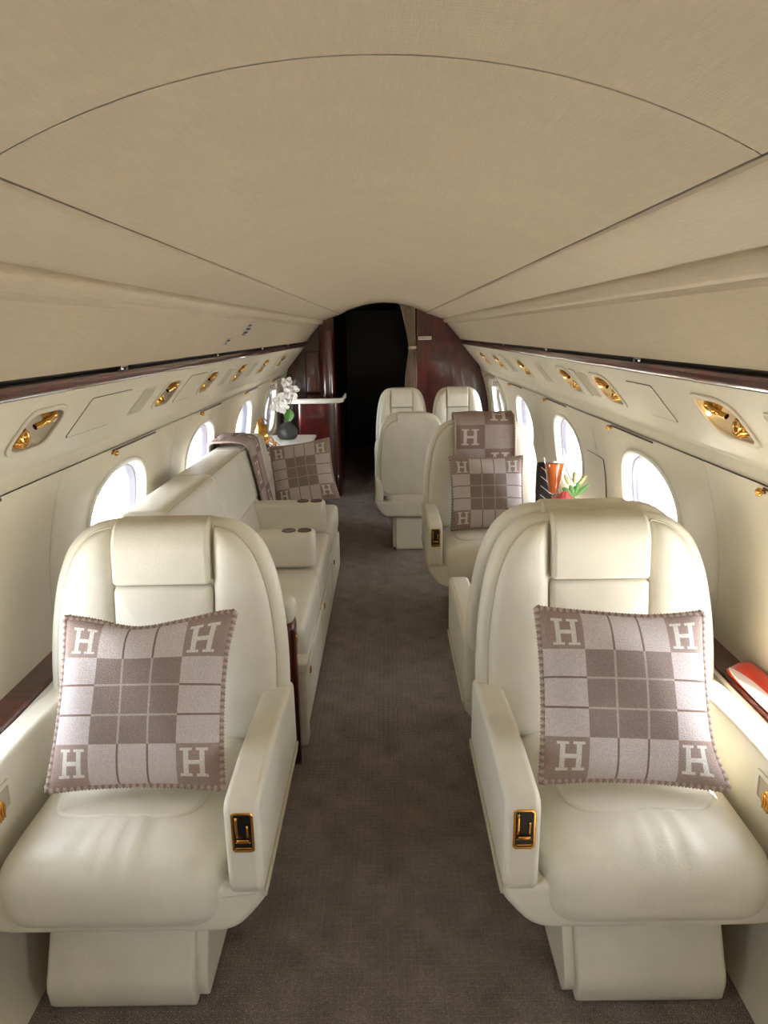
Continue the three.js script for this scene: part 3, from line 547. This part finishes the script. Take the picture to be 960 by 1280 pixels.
// ------------------------------------------------------------------ credenza, orchid, ornament, aft cabinet
{
  const c = thing('credenza', 'dark wood credenza with a white top beyond the sofa', 'cabinet');
  mesh('body', at(rbox(0.225, 0.70, 1.34, 0.01), -0.7025, 0.35, -5.47), M.wood, c);
  mesh('white_top', at(rbox(0.40, 0.022, 1.38, 0.006), -0.785, 0.711, -5.47), M.white, c);
  const v = thing('potted_orchid', 'white orchid in a dark grey vase on the credenza', 'plant', [-0.80, 0.722, -5.92]);
  const pot = mesh('vase', new THREE.LatheGeometry([[0, 0], [0.062, 0], [0.082, 0.02], [0.086, 0.06], [0.070, 0.10], [0.034, 0.128], [0.026, 0.145], [0.032, 0.165], [0.027, 0.163], [0.02, 0.14], [0, 0.13]].map((p) => new THREE.Vector2(...p)), 40), M.vase, v);
  const stem = [[0.0, 0.14, 0], [0.02, 0.24, 0.0], [0.05, 0.33, 0.0], [0.045, 0.42, 0.01], [0.01, 0.465, 0.01]];
  mesh('stem', tube(stem, 0.004), M.stem, v); mesh('stem', tube([[0, 0.14, 0], [-0.02, 0.22, 0.01], [-0.05, 0.27, 0.01], [-0.085, 0.275, 0.01]], 0.004), M.stem, v);
  const leafG = (len, w) => deform(new THREE.PlaneGeometry(w, len, 6, 14).translate(0, len / 2, 0), (q) => { const t = q.y / len; q.x *= Math.sin(Math.PI * Math.min(1, 0.12 + 0.88 * t)) * 1.0 + 0.02; q.z += 0.12 * t * t * len * 3 - Math.abs(q.x) * -0.5; q.y *= 1 - 0.2 * t; });
  [[0.02, 0.15, 0.04, 0.2, 0.13, 0.075], [0.02, 0.14, 0.0, -0.6, 0.10, 0.05], [-0.02, 0.14, 0.02, 1.1, 0.09, 0.05]].forEach(([x, y, z, r, len, w]) => { const l = mesh('leaf', leafG(len, w), M.leaf, v); l.position.set(x, y, z); l.rotation.z = -r * 0.5; l.rotation.y = r; });
  const petal = (a, len, w) => { const g = new THREE.SphereGeometry(1, 12, 8); g.scale(w / 2, len / 2, 0.004); g.translate(0, len * 0.48, 0); g.rotateX(0.35); g.rotateZ(a); return g; };
  const flower = merged([...[0, 2.1, 4.2].map((a) => petal(a, 0.05, 0.034)), ...[1.05, -1.05].map((a) => petal(a, 0.055, 0.055)), at(new THREE.SphereGeometry(0.009, 10, 8), 0, 0, 0.012)]);
  [[0.058, 0.345, 0.02], [0.075, 0.39, 0.015], [0.03, 0.375, 0.03], [0.035, 0.43, 0.02], [0.012, 0.475, 0.02], [-0.02, 0.30, 0.03], [-0.035, 0.34, 0.02], [-0.055, 0.27, 0.02], [-0.09, 0.255, 0.02], [-0.01, 0.255, 0.03], [0.0, 0.33, 0.035], [-0.06, 0.315, 0.02]].forEach(([x, y, z], i) => { const f = mesh('flower', flower, M.petal, v); f.position.set(x * 0.95, y, z); f.rotation.set(0.15, Math.sin(i * 2.1) * 0.5, i * 0.8); });
  // gold ornament
  const o = thing('gold_ornament', 'gold geometric wire ornament with a blue stone behind the sofa pillow', 'ornament', [-0.865, 0.722, -5.10]);
  const wires = (geo, r) => { const e = new THREE.EdgesGeometry(geo), p = e.attributes.position, out = []; for (let i = 0; i < p.count; i += 2) { const a = new THREE.Vector3().fromBufferAttribute(p, i), b = new THREE.Vector3().fromBufferAttribute(p, i + 1), g = new THREE.CylinderGeometry(r, r, a.distanceTo(b), 6); g.translate(0, a.distanceTo(b) / 2, 0); g.applyQuaternion(new THREE.Quaternion().setFromUnitVectors(new THREE.Vector3(0, 1, 0), b.clone().sub(a).normalize())); g.translate(a.x, a.y, a.z); out.push(g); } return merged(out); };
  const ico = new THREE.IcosahedronGeometry(0.075, 0);
  mesh('wire_frame', at(wires(ico.clone(), 0.004), 0.03, 0.07, 0.03), M.gold, o);
  mesh('wire_frame', at(wires(new THREE.OctahedronGeometry(0.05, 0), 0.0035), 0.10, 0.055, 0.06), M.gold, o);
  const lump = deform(new THREE.IcosahedronGeometry(0.06, 2), (q) => { const k = 1 + 0.22 * Math.sin(q.x * 90) * Math.sin(q.y * 70 + 1) + 0.15 * Math.sin(q.z * 110); q.multiplyScalar(k); q.y *= 1.9; q.x *= 0.75; });
  mesh('gilded_body', at(lump, -0.005, 0.13, -0.02), M.gold, o);
  mesh('top_spikes', at(merged([0, 1, 2].map((k) => new THREE.ConeGeometry(0.008, 0.05, 6).rotateZ((k - 1) * 0.6).translate((k - 1) * 0.02, 0, 0))), 0, 0.26, -0.02), M.gold, o);
  mesh('blue_stone', at(new THREE.IcosahedronGeometry(0.03, 1), 0.03, 0.06, 0.05), M.blue, o);
  // aft cabinet with counter
  const g = thing('galley_cabinet', 'glossy dark red wood cabinet with rounded corner and cream-edged counter', 'cabinet');
  const plan = (x0, x1, za, zb, r) => roundPoly([[x0, za, 0.01], [x1, za, r], [x1, zb, 0.01], [x0, zb, 0.01]], 80);
  const block = (x0, x1, za, zb, r, y0, y1, e = 0.004) => { const q = pad(plan(x0, x1, za, zb, r), { T: y1 - y0, e, eb: e, axis: 'y', rings: 4 }); q.translate(0, y0, 0); return q; };
  mesh('lower_body', block(-0.82, -0.425, 6.86, 7.42, 0.16, 0, 0.922), M.wood, g);
  mesh('counter_edge', block(-1.0, -0.385, 6.80, 7.43, 0.14, 0.922, 0.968, 0.014), M.white, g);
  mesh('counter_top', block(-1.0, -0.40, 6.815, 7.43, 0.13, 0.966, 0.9695), M.wood, g);
  mesh('column', new THREE.CylinderGeometry(0.075, 0.075, 0.62, 32).translate(-0.565, 1.28, -7.33), M.wood, g);
  mesh('upper_panel', at(rbox(0.15, 0.42, 0.04, 0.006), -0.715, 1.18, -7.36), M.wood, g);
}

// ------------------------------------------------------------------ curtain and sign at the doorway
{
  const c = thing('curtain', 'taupe pleated curtain tied back at the doorway edge', 'curtain');
  const n = 48, m = 60, pos = [], idx = [], uv = [];
  for (let j = 0; j <= m; j++) { const y = 1.83 - 1.80 * j / m, t = (1.83 - y) / 0.42, w = y > 1.41 ? 0.16 - 0.085 * Math.sin(Math.min(1, t) * Math.PI / 2) : 0.075 + 0.05 * Math.min(1, (1.41 - y) / 0.3), cx = y > 1.41 ? 0.245 + 0.045 * Math.min(1, t) : 0.29 - 0.02 * Math.min(1, (1.41 - y) / 0.4);
    for (let i = 0; i <= n; i++) { const u = i / n; pos.push(cx + (u - 0.5) * w, y, -7.385 + 0.016 * Math.sin(u * 8 * 2 * Math.PI + 0.6 * Math.sin(y * 3))); uv.push(u, y); } }
  for (let j = 0; j < m; j++) for (let i = 0; i < n; i++) { const a = j * (n + 1) + i, b = a + 1, d = a + n + 1, e = d + 1; idx.push(a, d, e, a, e, b); }
  mesh('curtain_cloth', make(pos, idx, uv), M.curtain, c);
  mesh('tie_band', at(rbox(0.085, 0.035, 0.05, 0.012), 0.288, 1.41, -7.385), M.curtain, c);
  mesh('curtain_rail', at(rbox(0.2, 0.012, 0.05, 0.004), 0.245, 1.835, -7.385), M.silver, c);
  const s = thing('placard', 'small white placard with red lettering on the wood bulkhead', 'sign', [0.415, 1.50, -7.435]);
  mesh('plate', rbox(0.135, 0.034, 0.004, 0.001), M.white, s);
  for (let k = 0; k < 9; k++) mesh('red_mark', at(new THREE.BoxGeometry(0.008, 0.013, 0.001), -0.052 + k * 0.013, 0, 0.0025), M.red, s);
}

// ------------------------------------------------------------------ fittings on the service panels
const lampRim = (() => { const s = new THREE.Shape(lampOutline.map(([x, y]) => new THREE.Vector2(x * 1.08, y * 1.10))); s.holes.push(new THREE.Path(lampOutline.map(([x, y]) => new THREE.Vector2(x * 0.96, y * 0.95)))); return new THREE.ExtrudeGeometry(s, { depth: 0.002, bevelSize: 0.003, bevelThickness: 0.003, bevelSegments: 3 }); })();
const lampBowl = (() => { const N = lampOutline.length, pos = [], idx = [], pr = [[0.97, 0], [0.94, -0.012], [0.84, -0.03], [0.62, -0.042], [0.3, -0.046], [0.001, -0.047]]; for (const [r, z] of pr) for (const [x, y] of lampOutline) pos.push(x * r, y * r, z); for (let k = 0; k + 1 < pr.length; k++) for (let i = 0; i < N; i++) { const a = k * N + i, b = k * N + (i + 1) % N; idx.push(a, b, b + N, a, b + N, a + N); } return make(pos, idx); })();
const nozzle = (() => { const parts = [new THREE.LatheGeometry([[0, -0.02], [0.021, -0.02], [0.024, -0.012], [0.024, 0.012], [0.020, 0.018], [0.010, 0.018], [0.008, 0.012], [0, 0.012]].map((p) => new THREE.Vector2(...p)), 28)]; for (let k = 0; k < 14; k++) { const a = k / 14 * 2 * Math.PI; parts.push(rbox(0.004, 0.026, 0.004, 0.0012).rotateY(-a).translate(Math.cos(a) * 0.0245, 0, Math.sin(a) * 0.0245)); } return merged(parts).rotateX(Math.PI / 2 - 0.7); })();
const lampArm = merged([tube([[-0.06, 0.035, -0.03], [-0.03, 0.045, 0.0], [0.01, 0.038, 0.008], [0.045, 0.02, 0.004]], 0.0075, 24, 10), at(new THREE.SphereGeometry(0.013, 14, 10), -0.03, 0.045, 0.0), at(new THREE.SphereGeometry(0.011, 14, 10), 0.012, 0.038, 0.008)]);
const lampHead = (() => { const g = new THREE.LatheGeometry([[0, 0.022], [0.012, 0.02], [0.019, 0.006], [0.021, -0.016], [0.017, -0.018], [0.015, -0.008], [0, -0.004]].map((p) => new THREE.Vector2(...p)), 24); return g.rotateZ(1.2).rotateX(0.5); })();
const lightWords = { '-1': { 1.82: 'over the seat before the sofa', 2.94: 'next to the speaker grille at the sofa window', 3.64: 'above the middle of the sofa', 4.40: 'above the throw on the sofa', 5.3: 'above the gold ornament', 6.2: 'above the emergency exit beyond the credenza' },
  1: { 1.82: 'over the sunlit seat with the magazine', 2.80: 'between the oxygen door and a speaker grille', 3.38: 'above the orange drink', 4.51: 'above the seat with the throw', 5.52: 'above the narrow seat seen from behind', 6.3: 'above the exit by the aft seats' } };
function fitting(side, Z) {
  const t = thing('reading_light_unit', 'gold swivel reading light in oval recess ' + lightWords[side][Z], 'light', [0, 0, 0], 0, side < 0 ? 'reading lights over the sofa side' : 'reading lights over the club seat side');
  servicePlace(t, side, Z, 0.122); const f = side < 0 ? -1 : 1;
  const a = mesh('rim', lampRim, M.panel, t), b = mesh('recess_bowl', lampBowl, M.grille, t); 
  const c = mesh('air_nozzle', nozzle, M.gold, t); c.position.set(f * 0.058, -0.022, -0.008);
  const d = mesh('lamp_arm', lampArm, M.gold, t); d.scale.x = f; const e = mesh('lamp_head', lampHead, M.gold, t); e.position.set(f * -0.055, 0.030, -0.014);
  if (side > 0) {                                                          // the lights over the club seats are switched on
    const lens = mesh('lamp_lens', new THREE.SphereGeometry(0.008, 12, 8), M.lens, t); lens.position.set(-0.088, 0.006, -0.004);
    const p = new THREE.PointLight(new THREE.Color().setRGB(1, 0.62, 0.22), 0.0032); p.position.set(-0.088, 0.006, -0.004); p.castShadow = true; p.shadow.radius = 0.3; p.name = 'reading_lamp'; t.add(p);
  }
  return t;
}
for (const side of [-1, 1]) for (const Z of lampZ[side]) if (Z > 1) fitting(side, Z);
for (const [side, Z] of [[-1, 2.63], [1, 1.50], [1, 3.06], [1, 3.95], [-1, 4.05], [-1, 4.85], [1, 4.98]]) {
  const t = thing('speaker_grille', 'flat beige speaker grille ' + { '-12.63': 'above the near end of the sofa', '-14.05': 'above the sofa armrests', '-14.85': 'between the lights over the gold ornament', '11.5': 'over the sunlit club seat', '13.06': 'over the turned-away club seat', '13.95': 'above the seat with the throw', '14.98': 'over the narrow seat seen from behind' }[side + '' + Z], 'speaker', [0, 0, 0], 0, side < 0 ? 'speaker grilles over the sofa side' : 'speaker grilles over the club seat side');
  servicePlace(t, side, Z, 0.122); mesh('grille', pad(rrect(0.125, 0.115, 0.008), { T: 0.003, e: 0.001, eb: 0.001, rings: 2 }), M.grille, t);
  mesh('grille_rim', frameOf(0.133, 0.122, 0.003, 0.003), M.panel, t);
}
for (const [side, Z, w] of [[-1, 2.24, 0.34], [1, 2.335, 0.235], [-1, 3.30, 0.30], [1, 3.195, 0.09], [1, 5.2, 0.2]]) {
  const t = thing('oxygen_door', side < 0 ? 'flush cream oxygen mask door on the sofa side service panel' : 'flush cream oxygen mask door on the club seat side service panel', 'panel', [0, 0, 0], 0, side < 0 ? 'oxygen doors over the sofa side' : 'oxygen doors over the club seat side');
  servicePlace(t, side, Z, 0.122); mesh('door_gap', pad(rrect(w, 0.15, 0.008), { T: 0.0012, e: 0.0004, eb: 0.0004, rings: 2 }), M.slit, t);
  mesh('door_leaf', pad(rrect(w - 0.005, 0.145, 0.007), { T: 0.0022, e: 0.001, eb: 0.0004, rings: 2 }), M.service, t);
}
// printed stickers on the overhead panel above the sofa
{
  const stick = (Z, v, w, h, rows, label) => {
    const d = [0.766 - 0.633, 1.487 - 1.640], L = Math.hypot(...d), t = thing('sticker', label, 'sticker');
    const X = new THREE.Vector3(0, 0, -1), Y = new THREE.Vector3(d[0] / L, -d[1] / L, 0), N = new THREE.Vector3().crossVectors(X, Y); t.matrix.makeBasis(X, Y, N); t.quaternion.setFromRotationMatrix(t.matrix);
    t.position.set(-(0.633 + d[0] * v), 1.640 + d[1] * v, -Z).addScaledVector(N, 0.001);
    mesh('plate', rbox(w, h, 0.0012, 0.0005), M.grey, t); for (const [x, y, a, b] of rows) mesh('print', at(new THREE.BoxGeometry(a, b, 0.0008), x, y, 0.001), M.coal, t);
  };
  stick(3.74, 0.32, 0.13, 0.085, [[-0.02, 0.026, 0.07, 0.012], [0.0, 0.004, 0.10, 0.014], [0.0, -0.018, 0.10, 0.012], [-0.02, -0.033, 0.05, 0.006]], 'small grey printed sticker on the overhead panel above the sofa');
  stick(3.47, 0.70, 0.085, 0.04, [[0, 0.010, 0.06, 0.010], [0, -0.008, 0.02, 0.014]], 'tiny grey sticker just above the wood strip over the sofa');
}

// ------------------------------------------------------------------ table on the club side and what stands on it
{
  const t = thing('side_table', 'cream fold-out table with wood edge between the facing club seats', 'table', [0, 0, 0]);
  mesh('table_top', at(rbox(0.42, 0.028, 0.60, 0.008), 0.83, 0.690, -3.20), M.white, t);
  mesh('wood_edge', at(rbox(0.012, 0.032, 0.60, 0.004), 0.616, 0.690, -3.20), M.wood, t);
  mesh('support', at(rbox(0.10, 0.674, 0.36, 0.01), 0.775, 0.337, -3.20), M.shell, t);
  const g = thing('cocktail_glass', 'flared glass of orange drink on the fold-out table', 'glass', [0.795, 0.704, -3.30]);
  mesh('glass', new THREE.LatheGeometry([[0, 0], [0.034, 0.0], [0.034, 0.004], [0.006, 0.012], [0.005, 0.07], [0.010, 0.10], [0.022, 0.118], [0.050, 0.285], [0.048, 0.285], [0.0205, 0.12], [0, 0.112]].map((p) => new THREE.Vector2(...p)), 40), M.solidGlass, g);
  mesh('drink', new THREE.LatheGeometry([[0, 0.115], [0.019, 0.122], [0.044, 0.262], [0, 0.262]].map((p) => new THREE.Vector2(...p)), 40), M.drink, g);
  const f = thing('flower', 'pink red carnation head beside the orange drink', 'flower', [0.815, 0.704, -3.17]);
  const pet = []; for (let k = 0; k < 34; k++) { const a = k * 2.4, r = 0.008 + 0.032 * Math.sqrt(k / 34), q = new THREE.SphereGeometry(0.016, 8, 6); q.scale(1, 1, 0.25); q.rotateX(-0.3 - r * 20); q.rotateY(a); q.translate(Math.sin(a) * r, 0.115 + 0.03 * (1 - (r / 0.04) ** 2), Math.cos(a) * r); pet.push(q); }
  mesh('petals', merged(pet), M.rose, f); mesh('cup', new THREE.LatheGeometry([[0, 0], [0.03, 0], [0.034, 0.09], [0.03, 0.09], [0, 0.08]].map((p) => new THREE.Vector2(...p)), 24), M.white, f);
  const l = thing('lily_sprig', 'small green lily sprig with pale buds in a bud vase by the window', 'plant', [0.87, 0.704, -3.22]);
  mesh('bud_vase', new THREE.LatheGeometry([[0, 0], [0.03, 0], [0.035, 0.04], [0.015, 0.09], [0.018, 0.11], [0.015, 0.108], [0.012, 0.09], [0, 0.08]].map((p) => new THREE.Vector2(...p)), 24), M.solidGlass, l);
  mesh('stem', tube([[0, 0.02, 0], [0, 0.1, 0], [0.002, 0.17, 0]], 0.006), M.leaf, l);
  [[-0.035, 0.20, 0.5], [0.035, 0.195, -0.6], [0.0, 0.205, 0.05]].forEach(([x, y, r], i) => { const b = new THREE.SphereGeometry(0.014, 12, 10); b.scale(0.8, 2.2, 0.8); b.rotateZ(r); mesh('bud', at(b, x, y, 0), M.paleLeaf, l); });
  [[0.9, 0.09], [-0.9, 0.07], [0.3, 0.08], [-0.35, 0.06]].forEach(([r, len]) => { const b = new THREE.SphereGeometry(1, 12, 8); b.scale(0.012, len / 2, 0.004); b.translate(0, len / 2, 0); b.rotateZ(-r); mesh('leaf', at(b, 0, 0.12, 0.005), M.leaf, l); });
  const p = thing('striped_pouch', 'black pouch with white diagonal stripes standing behind the drink', 'pouch', [0.775, 0.704, -3.42]);
  mesh('body', at(rbox(0.075, 0.245, 0.045, 0.012), 0, 0.1225, 0), M.coal, p);
  for (let k = 0; k < 4; k++) { const b = rbox(0.004, 0.065, 0.002, 0.0008); b.rotateZ(0.9); mesh('stripe', at(b, 0.004, 0.07 + k * 0.045, 0.0235), M.white, p); }
  // panel outline of the stowed table leaf on the wall
  const w = thing('table_stowage_door', 'cream stowage door with dark hinge edge between the two club windows', 'panel');
  const side = 1, za = 3.36, zb = 3.63, ha = 0.72, hb = 0.97;
  const sheet = (z0, z1, h0, h1, off) => { const pos = [], idx = [], uv = []; for (let j = 0; j <= 8; j++) for (let i = 0; i <= 2; i++) { const h = h0 + (h1 - h0) * j / 8, z = z0 + (z1 - z0) * i / 2; pos.push(wx(h) - off, h, -z); uv.push(z, h); } for (let j = 0; j < 8; j++) for (let i = 0; i < 2; i++) { const a = j * 3 + i; idx.push(a, a + 1, a + 4, a, a + 4, a + 3); } return make(pos, idx, uv); };
  mesh('door_gap', sheet(za - 0.004, zb + 0.007, ha - 0.01, hb + 0.002, 0.001), M.slit, w); mesh('door_leaf', sheet(za, zb, ha, hb, 0.004), M.panel, w);
}
// magazine on the club side ledge
{
  const t = thing('magazine', 'glossy red magazine with pale pages lying on the wood ledge beside the sunlit seat', 'magazine', [1.012, 0.601, -1.72]); t.rotation.y = 0.03;
  mesh('cover', at(rbox(0.075, 0.014, 0.36, 0.004, (v) => { v.y += v.y > 0 ? 0.022 * Math.max(0, 1 - ((v.x - 0.02) / 0.05) ** 2) : 0; }), 0.012, 0.009, 0), M.red, t);
  mesh('pages', pad(spline([[-0.034, -0.17], [0.0, -0.16], [0.004, 0.0], [-0.008, 0.12], [-0.024, 0.165], [-0.036, 0.12]], 48), { T: 0.006, e: 0.002, axis: 'y', rings: 3 }).translate(0, 0.021, 0), M.paper, t);
}
// exit trim on the aft windows
for (const side of [-1, 1]) {
  const t = thing('exit_trim', side < 0 ? 'emergency exit surround with white handle and exit plate beyond the credenza' : 'emergency exit surround with white handle and exit plate beside the aft seats', 'exit');
  const prof = (da, h) => { const o = []; for (let i = 0; i < 64; i++) { const a = i / 64 * 2 * Math.PI, c = Math.cos(a), s = Math.sin(a), n = 3.2, r = (Math.abs(c / (0.46 + da)) ** n + Math.abs(s / (0.265 + da)) ** n) ** (-1 / n); o.push([r * c, 0.885 + r * s]); } return o; };
  const a = prof(0), pos = [], idx = [], rows = [[0, 0.001], [-0.004, -0.012], [-0.02, -0.016], [-0.034, -0.010], [-0.036, 0.001]];
  for (const [da, dx] of rows) for (const [z, h] of prof(da)) pos.push(side * (wx(h) + dx), h, -(6.65 + z));
  for (let k = 0; k + 1 < rows.length; k++) for (let i = 0; i < 64; i++) { const p = k * 64 + i, q = k * 64 + (i + 1) % 64; idx.push(p, q, q + 64, p, q + 64, p + 64); }
  mesh('surround', make(pos, idx), M.panel, t);
  mesh('handle', tube([[side * (wx(1.06) - 0.01), 1.06, -6.32], [side * (wx(1.04) - 0.035), 1.04, -6.32], [side * (wx(0.9) - 0.04), 0.90, -6.31], [side * (wx(0.74) - 0.035), 0.74, -6.32], [side * (wx(0.72) - 0.01), 0.72, -6.32]], 0.012, 30, 10), M.white, t);
  const tex = (() => { const c = document.createElement('canvas'); c.width = 256; c.height = 96; const x = c.getContext('2d'); x.fillStyle = '#e6d9d2'; x.fillRect(0, 0, 256, 96); x.fillStyle = '#4a3434'; x.font = 'bold 74px sans-serif'; x.textAlign = 'center'; x.textBaseline = 'middle'; x.fillText('EXIT', 128, 50); const q = new THREE.CanvasTexture(c); q.colorSpace = THREE.SRGBColorSpace; return q; })();
  const pl = mesh('exit_plate', new THREE.PlaneGeometry(0.17, 0.064), std({ map: tex, roughness: 0.5 }), t); pl.position.set(side * (wx(1.11) - 0.022), 1.118, -6.36); pl.rotation.y = -side * 65 * D;
  const bk = mesh('plate_back', rbox(0.176, 0.07, 0.006, 0.002), M.white, t); bk.position.copy(pl.position); bk.rotation.copy(pl.rotation); bk.translateZ(-0.0045);
}

renderer.render(scene, camera);
